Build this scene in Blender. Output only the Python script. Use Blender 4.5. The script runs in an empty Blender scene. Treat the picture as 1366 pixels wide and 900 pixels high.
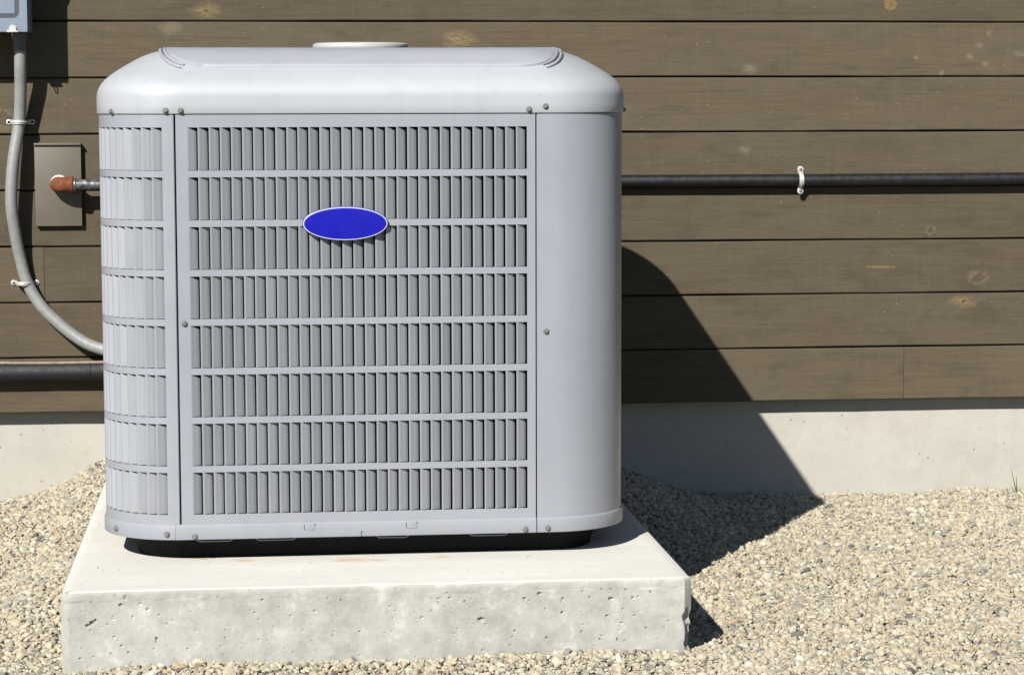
import bpy, bmesh, math, random
import numpy as np
from math import sin, cos, pi, radians, atan2, hypot
from mathutils import Vector, Matrix

random.seed(7)
rng = np.random.default_rng(11)
S = bpy.context.scene
COL = S.collection

# ------------------------------------------------------------------ camera
cam = bpy.data.cameras.new('camera')
cam_o = bpy.data.objects.new('camera', cam)
COL.objects.link(cam_o)
cam.sensor_width = 36.0
cam.lens = 3200.0 / 1366.0 * 36.0
cam.clip_start = 0.05
cam.clip_end = 500.0
cam_o.matrix_world = Matrix(((0.99435565, 0.01283575, -0.10531898, 0.0),
                             (-0.10607015, 0.09741136, -0.98957574, 0.0),
                             (-0.00244268, 0.99516143, 0.09822303, 0.877),
                             (0, 0, 0, 1)))
S.camera = cam_o

# ------------------------------------------------------------------ sky and sun
SUN = Vector((0.57, 1.0, -0.825)).normalized()      # direction the light travels
w = bpy.data.worlds.new('World')
S.world = w
w.use_nodes = True
wn = w.node_tree
wn.nodes.clear()
sky = wn.nodes.new('ShaderNodeTexSky')
sky.sky_type = 'NISHITA'
sky.sun_disc = False
sky.sun_elevation = math.asin(-SUN.z)
sky.sun_rotation = atan2(-SUN.x, -SUN.y)
sky.air_density = 0.8
sky.dust_density = 0.1
bg = wn.nodes.new('ShaderNodeBackground')
bg.inputs[1].default_value = 0.05
wo = wn.nodes.new('ShaderNodeOutputWorld')
wn.links.new(sky.outputs[0], bg.inputs[0])
wn.links.new(bg.outputs[0], wo.inputs[0])
sl = bpy.data.lights.new('sun', 'SUN')
sl.energy = 5.0
sl.angle = radians(0.5)
sl.color = (1.0, 0.955, 0.89)
so = bpy.data.objects.new('sun', sl)
COL.objects.link(so)
so.location = (-3, -4, 6)
so.rotation_euler = SUN.to_track_quat('-Z', 'Y').to_euler()

S.view_settings.view_transform = 'Standard'
S.view_settings.look = 'None'
S.view_settings.exposure = 0.9
S.view_settings.gamma = 1.0
S.render.engine = 'CYCLES'
S.render.resolution_x = 1024
S.render.resolution_y = 674

# ------------------------------------------------------------------ material helpers
class NT:
    def __init__(s, name, rough=0.6, metallic=0.0, spec=0.5):
        s.m = bpy.data.materials.new(name)
        s.m.use_nodes = True
        s.t = s.m.node_tree
        s.b = s.t.nodes['Principled BSDF']
        s.b.inputs['Roughness'].default_value = rough
        s.b.inputs['Metallic'].default_value = metallic
        s.b.inputs['Specular IOR Level'].default_value = spec
        s._pos = None
    def n(s, kind, **kw):
        nd = s.t.nodes.new('ShaderNode' + kind)
        for k, v in kw.items():
            setattr(nd, k, v)
        return nd
    def link(s, a, b):
        s.t.links.new(a, b)
    def put(s, sock, v):
        if isinstance(v, bpy.types.NodeSocket):
            s.link(v, sock)
        elif v is not None:
            sock.default_value = v
    def pos(s):
        if s._pos is None:
            s._pos = s.n('NewGeometry').outputs['Position']
        return s._pos
    def obj(s):
        return s.n('TexCoord').outputs['Object']
    def scaled(s, vec, sc, off=(0, 0, 0)):
        m = s.n('Mapping')
        s.link(vec, m.inputs[0])
        s.put(m.inputs['Scale'], sc)
        s.put(m.inputs['Location'], off)
        return m.outputs[0]
    def noise(s, vec, scale, detail=4, rough=0.55, dist=0.0):
        n = s.n('TexNoise')
        s.link(vec, n.inputs['Vector'])
        n.inputs['Scale'].default_value = scale
        n.inputs['Detail'].default_value = detail
        n.inputs['Roughness'].default_value = rough
        n.inputs['Distortion'].default_value = dist
        return n.outputs[0]
    def math(s, op, a, b=None, c=None, clamp=False):
        n = s.n('Math', operation=op, use_clamp=clamp)
        s.put(n.inputs[0], a)
        if b is not None: s.put(n.inputs[1], b)
        if c is not None: s.put(n.inputs[2], c)
        return n.outputs[0]
    def ramp(s, fac, stops, interp='LINEAR'):
        n = s.n('ValToRGB')
        n.color_ramp.interpolation = interp
        e = n.color_ramp.elements
        while len(e) < len(stops): e.new(0.5)
        for el, (p, c) in zip(e, stops):
            el.position = p
            el.color = (c, c, c, 1) if isinstance(c, (int, float)) else (*c, 1)
        s.put(n.inputs[0], fac)
        return n.outputs[0]
    def mix(s, fac, a, b, mode='MIX'):
        n = s.n('Mix', data_type='RGBA', blend_type=mode)
        s.put(n.inputs[0], fac)
        for sock, v in ((n.inputs[6], a), (n.inputs[7], b)):
            if isinstance(v, tuple): v = (*v, 1) if len(v) == 3 else v
            s.put(sock, v)
        return n.outputs[2]
    def color(s, c):
        s.put(s.b.inputs['Base Color'], (*c, 1) if isinstance(c, tuple) else c)
    def rough(s, r):
        s.put(s.b.inputs['Roughness'], r)
    def bump(s, h, strength=0.3, dist=0.002, prev=None):
        n = s.n('Bump')
        n.inputs['Strength'].default_value = strength
        n.inputs['Distance'].default_value = dist
        s.link(h, n.inputs['Height'])
        if prev is not None: s.link(prev, n.inputs['Normal'])
        s.link(n.outputs[0], s.b.inputs['Normal'])
        return n.outputs[0]

def flat_mat(name, c, rough=0.6, metallic=0.0, var=0.12, scale=60, bump=0.0, spec=0.5):
    m = NT(name, rough, metallic, spec)
    p = m.pos()
    n = m.noise(p, scale, 4)
    a = tuple(x * (1 - var) for x in c); b = tuple(min(1, x * (1 + var)) for x in c)
    m.color(m.ramp(n, [(0.3, a), (0.7, b)]))
    m.rough(m.ramp(m.noise(p, scale * 0.6, 3), [(0.3, max(0.02, rough - 0.06)), (0.7, min(1, rough + 0.08))]))
    if bump: m.bump(m.noise(p, scale * 6, 3), bump, 0.001)
    return m.m

# --- powder-coated light grey steel
def paint_mat(name, c, rough=0.38, each=0.0):
    m = NT(name, rough)
    p = m.pos()
    big = m.noise(p, 5, 3)
    fine = m.noise(p, 180, 3)
    streak = m.noise(m.scaled(p, (55, 55, 2.6)), 1.0, 5, 0.65)
    c0 = m.ramp(big, [(0.3, tuple(x * 0.97 for x in c)), (0.7, tuple(x * 1.03 for x in c))])
    c1 = m.mix(m.ramp(streak, [(0.50, 0.0), (0.78, 0.30)]), c0, tuple(x * 0.8 for x in c))
    # settled dust, more of it low down where the splashes reach
    z = m.n('SeparateXYZ'); m.link(p, z.inputs[0])
    low = m.ramp(z.outputs[2], [(0.14, 1.0), (0.34, 0.0)])
    dust = m.math('MULTIPLY', low, m.ramp(m.noise(p, 28, 5), [(0.45, 0.0), (0.75, 0.28)]))
    c2 = m.mix(dust, c1, (0.26, 0.235, 0.19))
    # a few specks
    v = m.n('TexVoronoi'); m.link(p, v.inputs['Vector']); v.inputs['Scale'].default_value = 38
    sp = m.math('LESS_THAN', v.outputs['Distance'], 0.045)
    c3 = m.mix(m.math('MULTIPLY', sp, 0.55), c2, (0.12, 0.11, 0.1))
    if each:
        oi = m.n('ObjectInfo')
        c3 = m.mix(1.0, c3, m.math('MULTIPLY_ADD', oi.outputs['Random'], each, 1.0 - each / 2), 'MULTIPLY')
    m.color(c3)
    m.rough(m.ramp(m.noise(p, 20, 4), [(0.3, rough - 0.05), (0.7, rough + 0.09)]))
    b0 = m.bump(m.noise(p, 4.5, 2), 0.35, 0.004)
    m.bump(fine, 0.10, 0.0006, b0)
    return m.m

M = {}
M['paint'] = paint_mat('grey_painted_steel', (0.2065, 0.2183, 0.2453), 0.36)
M['slat'] = paint_mat('grey_slat_paint', (0.2272, 0.2392, 0.2625), 0.42, 0.14)
M['cap'] = paint_mat('grey_cap_paint', (0.2795, 0.2935, 0.3144), 0.46)
M['plate'] = paint_mat('grey_lid_paint', (0.2366, 0.2524, 0.2808), 0.42)
M['hub'] = flat_mat('pale_plastic', (0.3401, 0.3401, 0.3333), 0.4, 0, 0.04)
M['screw'] = flat_mat('zinc_screw', (0.15, 0.15, 0.148), 0.4, 0.3, 0.2, 400)
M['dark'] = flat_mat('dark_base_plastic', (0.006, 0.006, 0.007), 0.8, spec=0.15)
M['blackwire'] = flat_mat('black_wire', (0.02, 0.02, 0.02), 0.5)
M['badge_face'] = flat_mat('blue_badge_enamel', (0.0064, 0.0064, 0.2449), 0.35, 0, 0.02, spec=0.2)
M['badge_ring'] = flat_mat('white_badge_line', (0.4218, 0.4354, 0.4898), 0.35, 0, 0.02)
M['badge_rim'] = flat_mat('violet_blue_badge_rim', (0.0816, 0.0816, 0.2449), 0.35, 0, 0.05)
M['conduit'] = flat_mat('grey_flexible_conduit', (0.1755, 0.1814, 0.1784), 0.5, 0, 0.10, 90, 0.1)
M['connector'] = flat_mat('dull_connector_metal', (0.0840, 0.0875, 0.0910), 0.45, 0.6, 0.2)
M['steel'] = flat_mat('galvanised_steel', (0.2857, 0.2857, 0.2789), 0.3, 0.85, 0.2, 150)
M['strap'] = flat_mat('bright_zinc_strap', (0.4218, 0.4150, 0.3946), 0.4, 0.25, 0.12, 200)
M['box'] = flat_mat('grey_enclosure_paint', (0.1759, 0.2101, 0.2697), 0.4, 0, 0.04, 20)
M['boxdark'] = flat_mat('dark_groove', (0.0350, 0.0425, 0.0550), 0.5)  # dark grey of the groove strip on the box door
M['caulk'] = flat_mat('white_caulk', (0.4762, 0.4626, 0.4354), 0.6)

def coil_mat():
    m = NT('coil_fins', 0.7, 0.0, 0.2)
    p = m.pos()
    wv = m.n('TexWave', wave_type='BANDS', bands_direction='Z')
    m.link(p, wv.inputs['Vector']); wv.inputs['Scale'].default_value = 95
    wv.inputs['Distortion'].default_value = 0.6
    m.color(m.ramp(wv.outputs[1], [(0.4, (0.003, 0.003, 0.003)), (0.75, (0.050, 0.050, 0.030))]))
    m.bump(wv.outputs[1], 0.6, 0.002)
    return m.m
M['coil'] = coil_mat()

def rust_mat():
    m = NT('rusty_iron', 0.85)
    p = m.pos()
    n = m.noise(p, 120, 6, 0.65)
    m.color(m.ramp(n, [(0.3, (0.0468, 0.0123, 0.0042)), (0.55, (0.1287, 0.0307, 0.0070)), (0.8, (0.1872, 0.0615, 0.0175))]))
    m.bump(n, 0.5, 0.002)
    return m.m
M['rust'] = rust_mat()

def steelpipe_mat():
    m = NT('weathered_gas_pipe', 0.32, 0.7)
    p = m.pos()
    n = m.noise(p, 70, 6, 0.6)
    m.color(m.ramp(n, [(0.35, (0.06, 0.06, 0.065)), (0.55, (0.16, 0.16, 0.17)), (0.72, (0.4, 0.4, 0.42))]))
    m.rough(m.ramp(n, [(0.3, 0.25), (0.7, 0.45)]))
    return m.m
M['gaspipe'] = steelpipe_mat()

def blackpipe_mat(name, c=(0.0030, 0.0030, 0.0052), dustc=(0.022, 0.022, 0.034), amt=0.5, rough=0.46):
    m = NT(name, rough)
    p = m.pos()
    n = m.noise(m.scaled(p, (12, 60, 60)), 1, 6, 0.65)
    m.color(m.mix(m.ramp(n, [(0.5, 0.0), (0.8, amt)]), c, dustc))
    m.rough(m.ramp(m.noise(p, 90, 4), [(0.3, rough - 0.06), (0.7, rough + 0.14)]))
    m.bump(n, 0.12, 0.0006)
    return m.m
M['blackpipe'] = blackpipe_mat('black_painted_pipe')
M['drain'] = blackpipe_mat('black_rubber_pipe', (0.004, 0.004, 0.005), (0.014, 0.013, 0.013), 0.3, 0.6)
M['highlight'] = flat_mat('tan_highlight', (0.2520, 0.1960, 0.1610), 0.8, 0, 0.2, 100)  # sun highlight along the drain pipe, put in as a tan colour

# --- brown stained boards, with knots and flecks at their places in the wood
KNOTS = [  # x, z, sx, sz, kind  (0 pale, 1 yellow split, 2 ring, 3 dark spot)
    (0.452, 1.012, .050, .024, 1), (1.432, 1.091, .016, .016, 4), (1.646, .470, .030, .019, 2), (1.532, .580, .013, .014, 2),
    (1.612, .4156, .040, .016, 1), (1.417, .4968, .050, .004, 1), (1.0986, .7647, .020, .012, 0), (1.111, .9465, .022, .014, 0),
    (-.104, 1.074, .040, .022, 1), (-.181, 1.036, .035, .020, 0), (1.641, 1.000, .012, .008, 0), (1.663, 1.0256, .010, .008, 0),
    (1.617, .975, .012, .008, 0), (1.655, .958, .012, .010, 0), (1.734, .980, .016, .008, 0), (1.4928, .9715, .007, .007, 0),
    (1.5526, .936, .008, .008, 0), (-.546, .84, .03, .03, 2), (.60, 1.13, .03, .02, 2), (2.2, .62, .035, .02, 2), (-1.1, .74, .03, .02, 1),
    (-.30, .905, .03, .006, 1), (.3, 1.105, .03, .01, 0)]
def board_mat():
    m = NT('brown_stained_wood', 0.85, 0, 0.12)
    p = m.pos()
    oi = m.n('ObjectInfo')
    off = m.n('CombineXYZ')
    m.link(m.math('MULTIPLY', oi.outputs['Random'], 37.0), off.inputs[0])
    m.link(m.math('MULTIPLY', oi.outputs['Random'], 11.0), off.inputs[2])
    va = m.n('VectorMath', operation='ADD'); m.link(p, va.inputs[0]); m.link(off.outputs[0], va.inputs[1])
    v = va.outputs[0]
    warp = m.noise(m.scaled(v, (2.5, 1, 9)), 1, 3)
    grain = m.noise(m.scaled(v, (6, 30, 260)), 1, 5, 0.6, 1.2)
    fine = m.noise(m.scaled(v, (28, 60, 620)), 1, 3, 0.6)
    saw = m.noise(m.scaled(v, (190, 20, 7)), 1, 3, 0.6)
    cloud = m.noise(m.scaled(v, (4, 4, 14)), 1, 5, 0.6)
    base = m.ramp(grain, [(0.28, (0.0579, 0.0447, 0.0290)), (0.5, (0.0749, 0.0594, 0.0390)), (0.75, (0.0936, 0.0749, 0.0504))])
    base = m.mix(m.ramp(cloud, [(0.35, 0.0), (0.7, 0.55)]), base, (0.0834, 0.0701, 0.0504))
    base = m.mix(m.ramp(warp, [(0.45, 0.0), (0.75, 0.35)]), base, (0.0595, 0.0447, 0.0306))
    base = m.mix(m.ramp(saw, [(0.48, 0.0), (0.72, 0.22)]), base, (0.1063, 0.0879, 0.0611))
    base = m.mix(m.ramp(fine, [(0.50, 0.0), (0.70, 0.36)]), base, (0.0442, 0.0343, 0.0222))
    patch = m.noise(m.scaled(v, (9, 9, 26)), 1, 5, 0.65, 0.5)
    base = m.mix(m.ramp(patch, [(0.50, 0.0), (0.68, 0.5)]), base, (0.0483, 0.0406, 0.0297))
    # board-to-board tone
    tone = m.math('MULTIPLY_ADD', oi.outputs['Random'], 0.16, 0.92)
    base = m.mix(1.0, base, tone, 'MULTIPLY')
    sep = m.n('SeparateXYZ'); m.link(p, sep.inputs[0])
    wob = m.noise(m.scaled(p, (60, 10, 130)), 1, 4, 0.6)
    wobm = m.math('MULTIPLY_ADD', wob, 1.3, -0.65)
    height = m.math('MULTIPLY', grain, 0.6)
    torn = m.ramp(m.noise(m.scaled(p, (75, 30, 260)), 1, 6, 0.75, 1.0), [(0.40, 0.12), (0.58, 1.0)])
    soft = m.ramp(m.noise(m.scaled(p, (140, 30, 200)), 1, 4, 0.7), [(0.38, 0.35), (0.60, 1.0)])
    for (kx, kz, sx, sz, kind) in KNOTS:
        dx = m.math('MULTIPLY', m.math('SUBTRACT', sep.outputs[0], kx), 1.0 / sx)
        dz = m.math('MULTIPLY', m.math('SUBTRACT', sep.outputs[2], kz), 1.0 / sz)
        d = m.math('SQRT', m.math('ADD', m.math('MULTIPLY', dx, dx), m.math('MULTIPLY', dz, dz)))
        d = m.math('ADD', d, wobm)
        if kind == 0:
            base = m.mix(m.math('MULTIPLY', m.ramp(d, [(0.3, 0.5), (1.0, 0.0)]), soft), base, (0.1701, 0.1466, 0.1107))
        elif kind == 1:
            base = m.mix(m.math('MULTIPLY', m.ramp(d, [(0.1, 0.75), (1.05, 0.0)]), torn), base, (0.2127, 0.1589, 0.0764))
            base = m.mix(m.ramp(d, [(0.02, 0.8), (0.16, 0.0)]), base, (0.0255, 0.0163, 0.0091))
        elif kind == 2:
            base = m.mix(m.math('MULTIPLY', m.ramp(d, [(0.35, 0.0), (0.62, 0.5), (0.75, 0.25), (1.15, 0.0)]), soft), base, (0.1616, 0.1343, 0.0954))
            base = m.mix(m.ramp(d, [(0.30, 0.0), (0.42, 0.55), (0.52, 0.0)]), base, (0.0297, 0.0212, 0.0138))
        else:
            base = m.mix(m.math('MULTIPLY', m.ramp(d, [(0.7, 0.8), (1.1, 0.0)]), soft), base, (0.2552, 0.1955, 0.1223))
            base = m.mix(m.ramp(d, [(0.25, 0.8), (0.75, 0.5), (0.85, 0.0)]), base, (0.1106, 0.0611, 0.0138))
    # pale flecks where the stain has chipped
    vo = m.n('TexVoronoi'); m.link(m.scaled(p, (46, 22, 70)), vo.inputs['Vector']); vo.inputs['Scale'].default_value = 1.0
    few = m.math('GREATER_THAN', m.noise(p, 7, 3), 0.57)
    fl = m.math('MULTIPLY', m.ramp(vo.outputs['Distance'], [(0.03, 0.85), (0.085, 0.0)]), few)
    base = m.mix(m.math('MULTIPLY', fl, 0.7), base, (0.3063, 0.2607, 0.1910))
    m.color(base)
    b1 = m.bump(height, 0.45, 0.0012)
    m.bump(saw, 0.25, 0.0008, b1)
    return m.m
M['board'] = board_mat()
M['sheath'] = flat_mat('dark_sheathing', (0.012, 0.011, 0.010), 0.9)

def plateboard_mat():
    m = NT('brown_painted_cover', 0.5)
    p = m.pos()
    n = m.noise(p, 18, 5)
    m.color(m.ramp(n, [(0.3, (0.0803, 0.0694, 0.0517)), (0.7, (0.0939, 0.0816, 0.0626))]))
    m.bump(m.noise(p, 300, 3), 0.1, 0.0006)
    return m.m
M['cover'] = plateboard_mat()

def concrete_mat(name, lo, hi, stain, top=None, ztop=0.094, holes=True, rust=False, mot=1.0):
    m = NT(name, 0.85, 0, 0.3)
    p = m.pos()
    a = m.noise(p, 6, 6, 0.6)
    b = m.noise(p, 40, 5, 0.65)
    c = m.noise(m.scaled(p, (3, 3, 8)), 1, 5, 0.6)
    base = m.ramp(a, [(0.3, lo), (0.7, hi)])
    base = m.mix(m.ramp(c, [(0.45, 0.0), (0.74, 0.7)]), base, stain)
    mott = m.noise(p, 24, 7, 0.70, 0.0)
    base = m.mix(m.ramp(mott, [(0.49, 0.0), (0.64, 0.62 * mot)]), base, tuple(x * 0.74 for x in lo))
    base = m.mix(m.ramp(mott, [(0.34, 0.8 * mot), (0.46, 0.0)]), base, tuple(min(1, x * 1.16) for x in hi))
    drip = m.noise(m.scaled(p, (26, 26, 2.2)), 1, 5, 0.65)
    base = m.mix(m.ramp(drip, [(0.55, 0.0), (0.72, 0.28)]), base, tuple(x * 0.80 for x in lo))
    base = m.mix(m.ramp(b, [(0.5, 0.0), (0.8, 0.30)]), base, tuple(x * 0.72 for x in lo))
    base = m.mix(m.ramp(m.noise(p, 700, 2), [(0.55, 0.0), (0.75, 0.18)]), base, tuple(x * 0.6 for x in lo))
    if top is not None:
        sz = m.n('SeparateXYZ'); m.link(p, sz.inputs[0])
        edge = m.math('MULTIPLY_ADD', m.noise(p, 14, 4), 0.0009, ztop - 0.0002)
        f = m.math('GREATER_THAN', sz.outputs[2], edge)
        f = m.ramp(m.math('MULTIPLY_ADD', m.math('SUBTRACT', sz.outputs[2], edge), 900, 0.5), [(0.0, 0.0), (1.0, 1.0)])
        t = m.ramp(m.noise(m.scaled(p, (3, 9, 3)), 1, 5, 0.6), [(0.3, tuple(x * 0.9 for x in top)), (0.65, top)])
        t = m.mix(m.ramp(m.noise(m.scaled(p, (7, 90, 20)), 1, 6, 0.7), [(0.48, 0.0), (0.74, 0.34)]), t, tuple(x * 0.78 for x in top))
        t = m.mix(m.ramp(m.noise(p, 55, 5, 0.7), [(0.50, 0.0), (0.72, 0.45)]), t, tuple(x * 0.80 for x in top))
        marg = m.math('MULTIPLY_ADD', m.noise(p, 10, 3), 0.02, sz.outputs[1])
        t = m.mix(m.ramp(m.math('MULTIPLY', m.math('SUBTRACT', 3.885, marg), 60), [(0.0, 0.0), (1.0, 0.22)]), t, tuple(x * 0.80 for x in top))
        if rust:
            for (rx, ry, rs) in ((-0.10, 4.085, .03), (0.155, 4.04, .045), (0.20, 4.035, .02), (0.31, 4.05, .02), (-.03, 4.06, .03)):
                dx = m.math('MULTIPLY', m.math('SUBTRACT', sz.outputs[0], rx), 1 / rs)
                dy = m.math('MULTIPLY', m.math('SUBTRACT', sz.outputs[1], ry), 1 / (rs * 0.55))
                d = m.math('SQRT', m.math('ADD', m.math('MULTIPLY', dx, dx), m.math('MULTIPLY', dy, dy)))
                d = m.math('ADD', d, m.math('MULTIPLY_ADD', m.noise(p, 70, 4), 1.6, -0.8))
                t = m.mix(m.ramp(d, [(0.2, 0.55), (1.0, 0.0)]), t, (0.42, 0.25, 0.11))
        # dark damp line just under the trowelled edge
        band = m.ramp(m.math('MULTIPLY', m.math('SUBTRACT', edge, sz.outputs[2]), 1 / 0.02), [(0.0, 0.6), (0.6, 0.3), (1.0, 0.0)])
        band = m.math('MULTIPLY', band, m.ramp(m.noise(p, 8, 3), [(0.42, 0.0), (0.6, 1.0)]))
        base = m.mix(m.math('MULTIPLY', band, 0.45), base, tuple(x * 0.62 for x in lo))
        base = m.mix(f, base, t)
    if holes:
        v = m.n('TexVoronoi'); m.link(p, v.inputs['Vector']); v.inputs['Scale'].default_value = 34
        k = m.math('GREATER_THAN', m.noise(p, 5, 2), 0.5)
        h = m.math('MULTIPLY', m.ramp(v.outputs['Distance'], [(0.05, 1.0), (0.085, 0.0)]), k)
        base = m.mix(m.math('MULTIPLY', h, 0.75), base, tuple(x * 0.33 for x in lo))
        hb = m.math('MULTIPLY_ADD', h, -1.0, m.math('MULTIPLY', b, 0.35))
    else:
        hb = b
    m.color(base)
    m.bump(hb, 0.45, 0.002)
    return m.m
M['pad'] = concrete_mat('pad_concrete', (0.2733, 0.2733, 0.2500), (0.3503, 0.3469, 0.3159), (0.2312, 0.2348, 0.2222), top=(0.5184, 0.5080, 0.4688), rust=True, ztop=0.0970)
M['found'] = concrete_mat('foundation_concrete', (0.3135, 0.2961, 0.2595), (0.3606, 0.3449, 0.3081), (0.2948, 0.2928, 0.2699), mot=0.30)

def stone_mat():
    m = NT('gravel_stone', 0.85, 0, 0.3)
    oi = m.n('ObjectInfo')
    c = m.ramp(oi.outputs['Random'], [(0.0, (0.3569, 0.3122, 0.2262)), (0.16, (0.4361, 0.3973, 0.3021)), (0.32, (0.3036, 0.2761, 0.2150)),
                                      (0.44, (0.4364, 0.3776, 0.2604)), (0.56, (0.2608, 0.2464, 0.2055)), (0.64, (0.4015, 0.3676, 0.2860)),
                                      (0.78, (0.4962, 0.4680, 0.3892)), (0.84, (0.1904, 0.1857, 0.1654)), (0.885, (0.3402, 0.2597, 0.1626)),
                                      (0.92, (0.3957, 0.3540, 0.2601)), (0.975, (0.1012, 0.0968, 0.0879))], 'CONSTANT')
    o = m.obj()
    n = m.noise(o, 2.2, 5, 0.7)
    c = m.mix(m.ramp(n, [(0.42, 0.0), (0.7, 0.5)]), c, (0.2430, 0.2211, 0.1728))
    c = m.mix(m.ramp(n, [(0.25, 0.35), (0.4, 0.0)]), c, (0.4924, 0.4605, 0.3721))
    m.color(c)
    m.bump(m.noise(o, 6, 4, 0.7), 0.4, 0.15)
    return m.m
M['stone'] = stone_mat()

def ground_mat():
    m = NT('ground_soil', 0.95, 0, 0.2)
    p = m.pos()
    v = m.n('TexVoronoi'); m.link(p, v.inputs['Vector']); v.inputs['Scale'].default_value = 95
    grav = m.mix(m.ramp(v.outputs['Distance'], [(0.25, 0.0), (0.7, 1.0)]), v.outputs['Color'], (0.06, 0.05, 0.04))
    hs = m.n('HueSaturation'); hs.inputs['Saturation'].default_value = 0.12; hs.inputs['Value'].default_value = 0.9
    m.link(grav, hs.inputs['Color'])
    grav = m.mix(0.75, hs.outputs[0], (0.24, 0.21, 0.16))
    unseen_lawn = m.ramp(m.noise(p, 30, 6, 0.7), [(0.3, (0.020, 0.032, 0.010)), (0.7, (0.045, 0.062, 0.022))])  # dark grass out of view, added so less light bounces into the shadows
    sz = m.n('SeparateXYZ'); m.link(p, sz.inputs[0])
    f = m.math('LESS_THAN', m.math('MULTIPLY_ADD', m.noise(p, 5, 3), 0.2, sz.outputs[1]), 2.6)
    m.color(m.mix(f, grav, unseen_lawn))
    m.bump(v.outputs['Distance'], 0.8, 0.006)
    return m.m
M['ground'] = ground_mat()
M['grass'] = flat_mat('green_grass_blade', (0.045, 0.062, 0.018), 0.6, 0, 0.2)

# ------------------------------------------------------------------ mesh helpers
def empty(name, loc=(0, 0, 0)):
    o = bpy.data.objects.new(name, None)
    COL.objects.link(o)
    o.location = loc
    o.empty_display_size = 0.1
    return o

def tag(o, label=None, cat=None, group=None, kind=None):
    if label: o['label'] = label
    if cat: o['category'] = cat
    if group: o['group'] = group
    if kind: o['kind'] = kind
    return o

def mesh(name, verts, faces, mat, smooth=None):
    me = bpy.data.meshes.new(name)
    me.from_pydata([tuple(v) for v in verts], [], faces)
    me.validate()
    bm = bmesh.new(); bm.from_mesh(me)
    bmesh.ops.recalc_face_normals(bm, faces=bm.faces)
    bm.to_mesh(me); bm.free()
    me.materials.append(mat)
    if smooth is not None:
        me.shade_smooth()
        me.set_sharp_from_angle(angle=radians(smooth))
    return me

def link(name, me, parent=None, loc=None, rotz=None):
    o = bpy.data.objects.new(name, me)
    COL.objects.link(o)
    if parent is not None: o.parent = parent
    if loc is not None: o.location = loc
    if rotz is not None: o.rotation_euler = (0, 0, rotz)
    return o

class MB:
    def __init__(s): s.v = []; s.f = []
    def add(s, v, f):
        n = len(s.v); s.v += [tuple(x) for x in v]; s.f += [tuple(i + n for i in q) for q in f]
        return s
    def box(s, lo, hi, bev=0.0):
        bm = bmesh.new()
        bmesh.ops.create_cube(bm, size=1)
        for v in bm.verts:
            v.co = Vector([(lo[i] + hi[i]) / 2 + v.co[i] * (hi[i] - lo[i]) for i in range(3)])
        if bev:
            bmesh.ops.bevel(bm, geom=list(bm.edges), offset=bev, segments=2, affect='EDGES', profile=0.6)
        bm.verts.index_update()
        s.add([v.co.copy() for v in bm.verts], [[v.index for v in f.verts] for f in bm.faces])
        bm.free(); return s
    def tube(s, pts, r, n=16, caps=True):
        pts = [Vector(p) for p in pts]
        rs = r if isinstance(r, (list, tuple)) else [r] * len(pts)
        vs = []; fs = []
        t0 = (pts[1] - pts[0]).normalized()
        up = Vector((0, 0, 1)) if abs(t0.z) < 0.9 else Vector((1, 0, 0))
        a = t0.cross(up).normalized()
        for i, p in enumerate(pts):
            t = (pts[min(i + 1, len(pts) - 1)] - pts[max(i - 1, 0)]).normalized()
            a = (a - t * a.dot(t)).normalized()
            b = t.cross(a)
            for k in range(n):
                th = 2 * pi * k / n
                vs.append(p + (a * cos(th) + b * sin(th)) * rs[i])
        for i in range(len(pts) - 1):
            for k in range(n):
                fs.append((i * n + k, i * n + (k + 1) % n, (i + 1) * n + (k + 1) % n, (i + 1) * n + k))
        if caps:
            fs.append(tuple(range(n))); fs.append(tuple((len(pts) - 1) * n + k for k in range(n)))
        return s.add(vs, fs)
    def lathe(s, prof, n=32, mat=None, ax=1.0, ay=1.0):
        """prof [(r, h)] round local z, then placed by mat"""
        vs = []; fs = []
        for (r, h) in prof:
            for k in range(n):
                th = 2 * pi * k / n
                v = Vector((r * ax * cos(th), r * ay * sin(th), h))
                vs.append(mat @ v if mat else v)
        for i in range(len(prof) - 1):
            for k in range(n):
                fs.append((i * n + k, i * n + (k + 1) % n, (i + 1) * n + (k + 1) % n, (i + 1) * n + k))
        fs.append(tuple(range(n))); fs.append(tuple((len(prof) - 1) * n + k for k in range(n)))
        return s.add(vs, fs)
    def torus(s, c, R, r, mat=None, n=24, m=8):
        pts = []
        vs = []; fs = []
        for i in range(n):
            a = 2 * pi * i / n
            for j in range(m):
                b = 2 * pi * j / m
                v = Vector(((R + r * cos(b)) * cos(a), (R + r * cos(b)) * sin(a), r * sin(b)))
                if mat: v = mat @ v
                vs.append(v + Vector(c))
        for i in range(n):
            for j in range(m):
                fs.append((i * m + j, ((i + 1) % n) * m + j, ((i + 1) % n) * m + (j + 1) % m, i * m + (j + 1) % m))
        return s.add(vs, fs)
    def me(s, name, mat, smooth=None): return mesh(name, s.v, s.f, mat, smooth)
    def obj(s, name, mat, parent=None, smooth=None, loc=None): return link(name, s.me(name, mat, smooth), parent, loc)

def spline(pts, n):
    """Catmull-Rom through pts, n samples per span"""
    P = [Vector(p) for p in pts]
    P = [P[0] * 2 - P[1]] + P + [P[-1] * 2 - P[-2]]
    out = []
    for i in range(1, len(P) - 2):
        for k in range(n):
            t = k / n
            a, b, c, d = P[i - 1], P[i], P[i + 1], P[i + 2]
            out.append(0.5 * ((2 * b) + (c - a) * t + (2 * a - 5 * b + 4 * c - d) * t * t + (3 * b - a - 3 * c + d) * t ** 3))
    out.append(P[-2])
    return out

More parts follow.
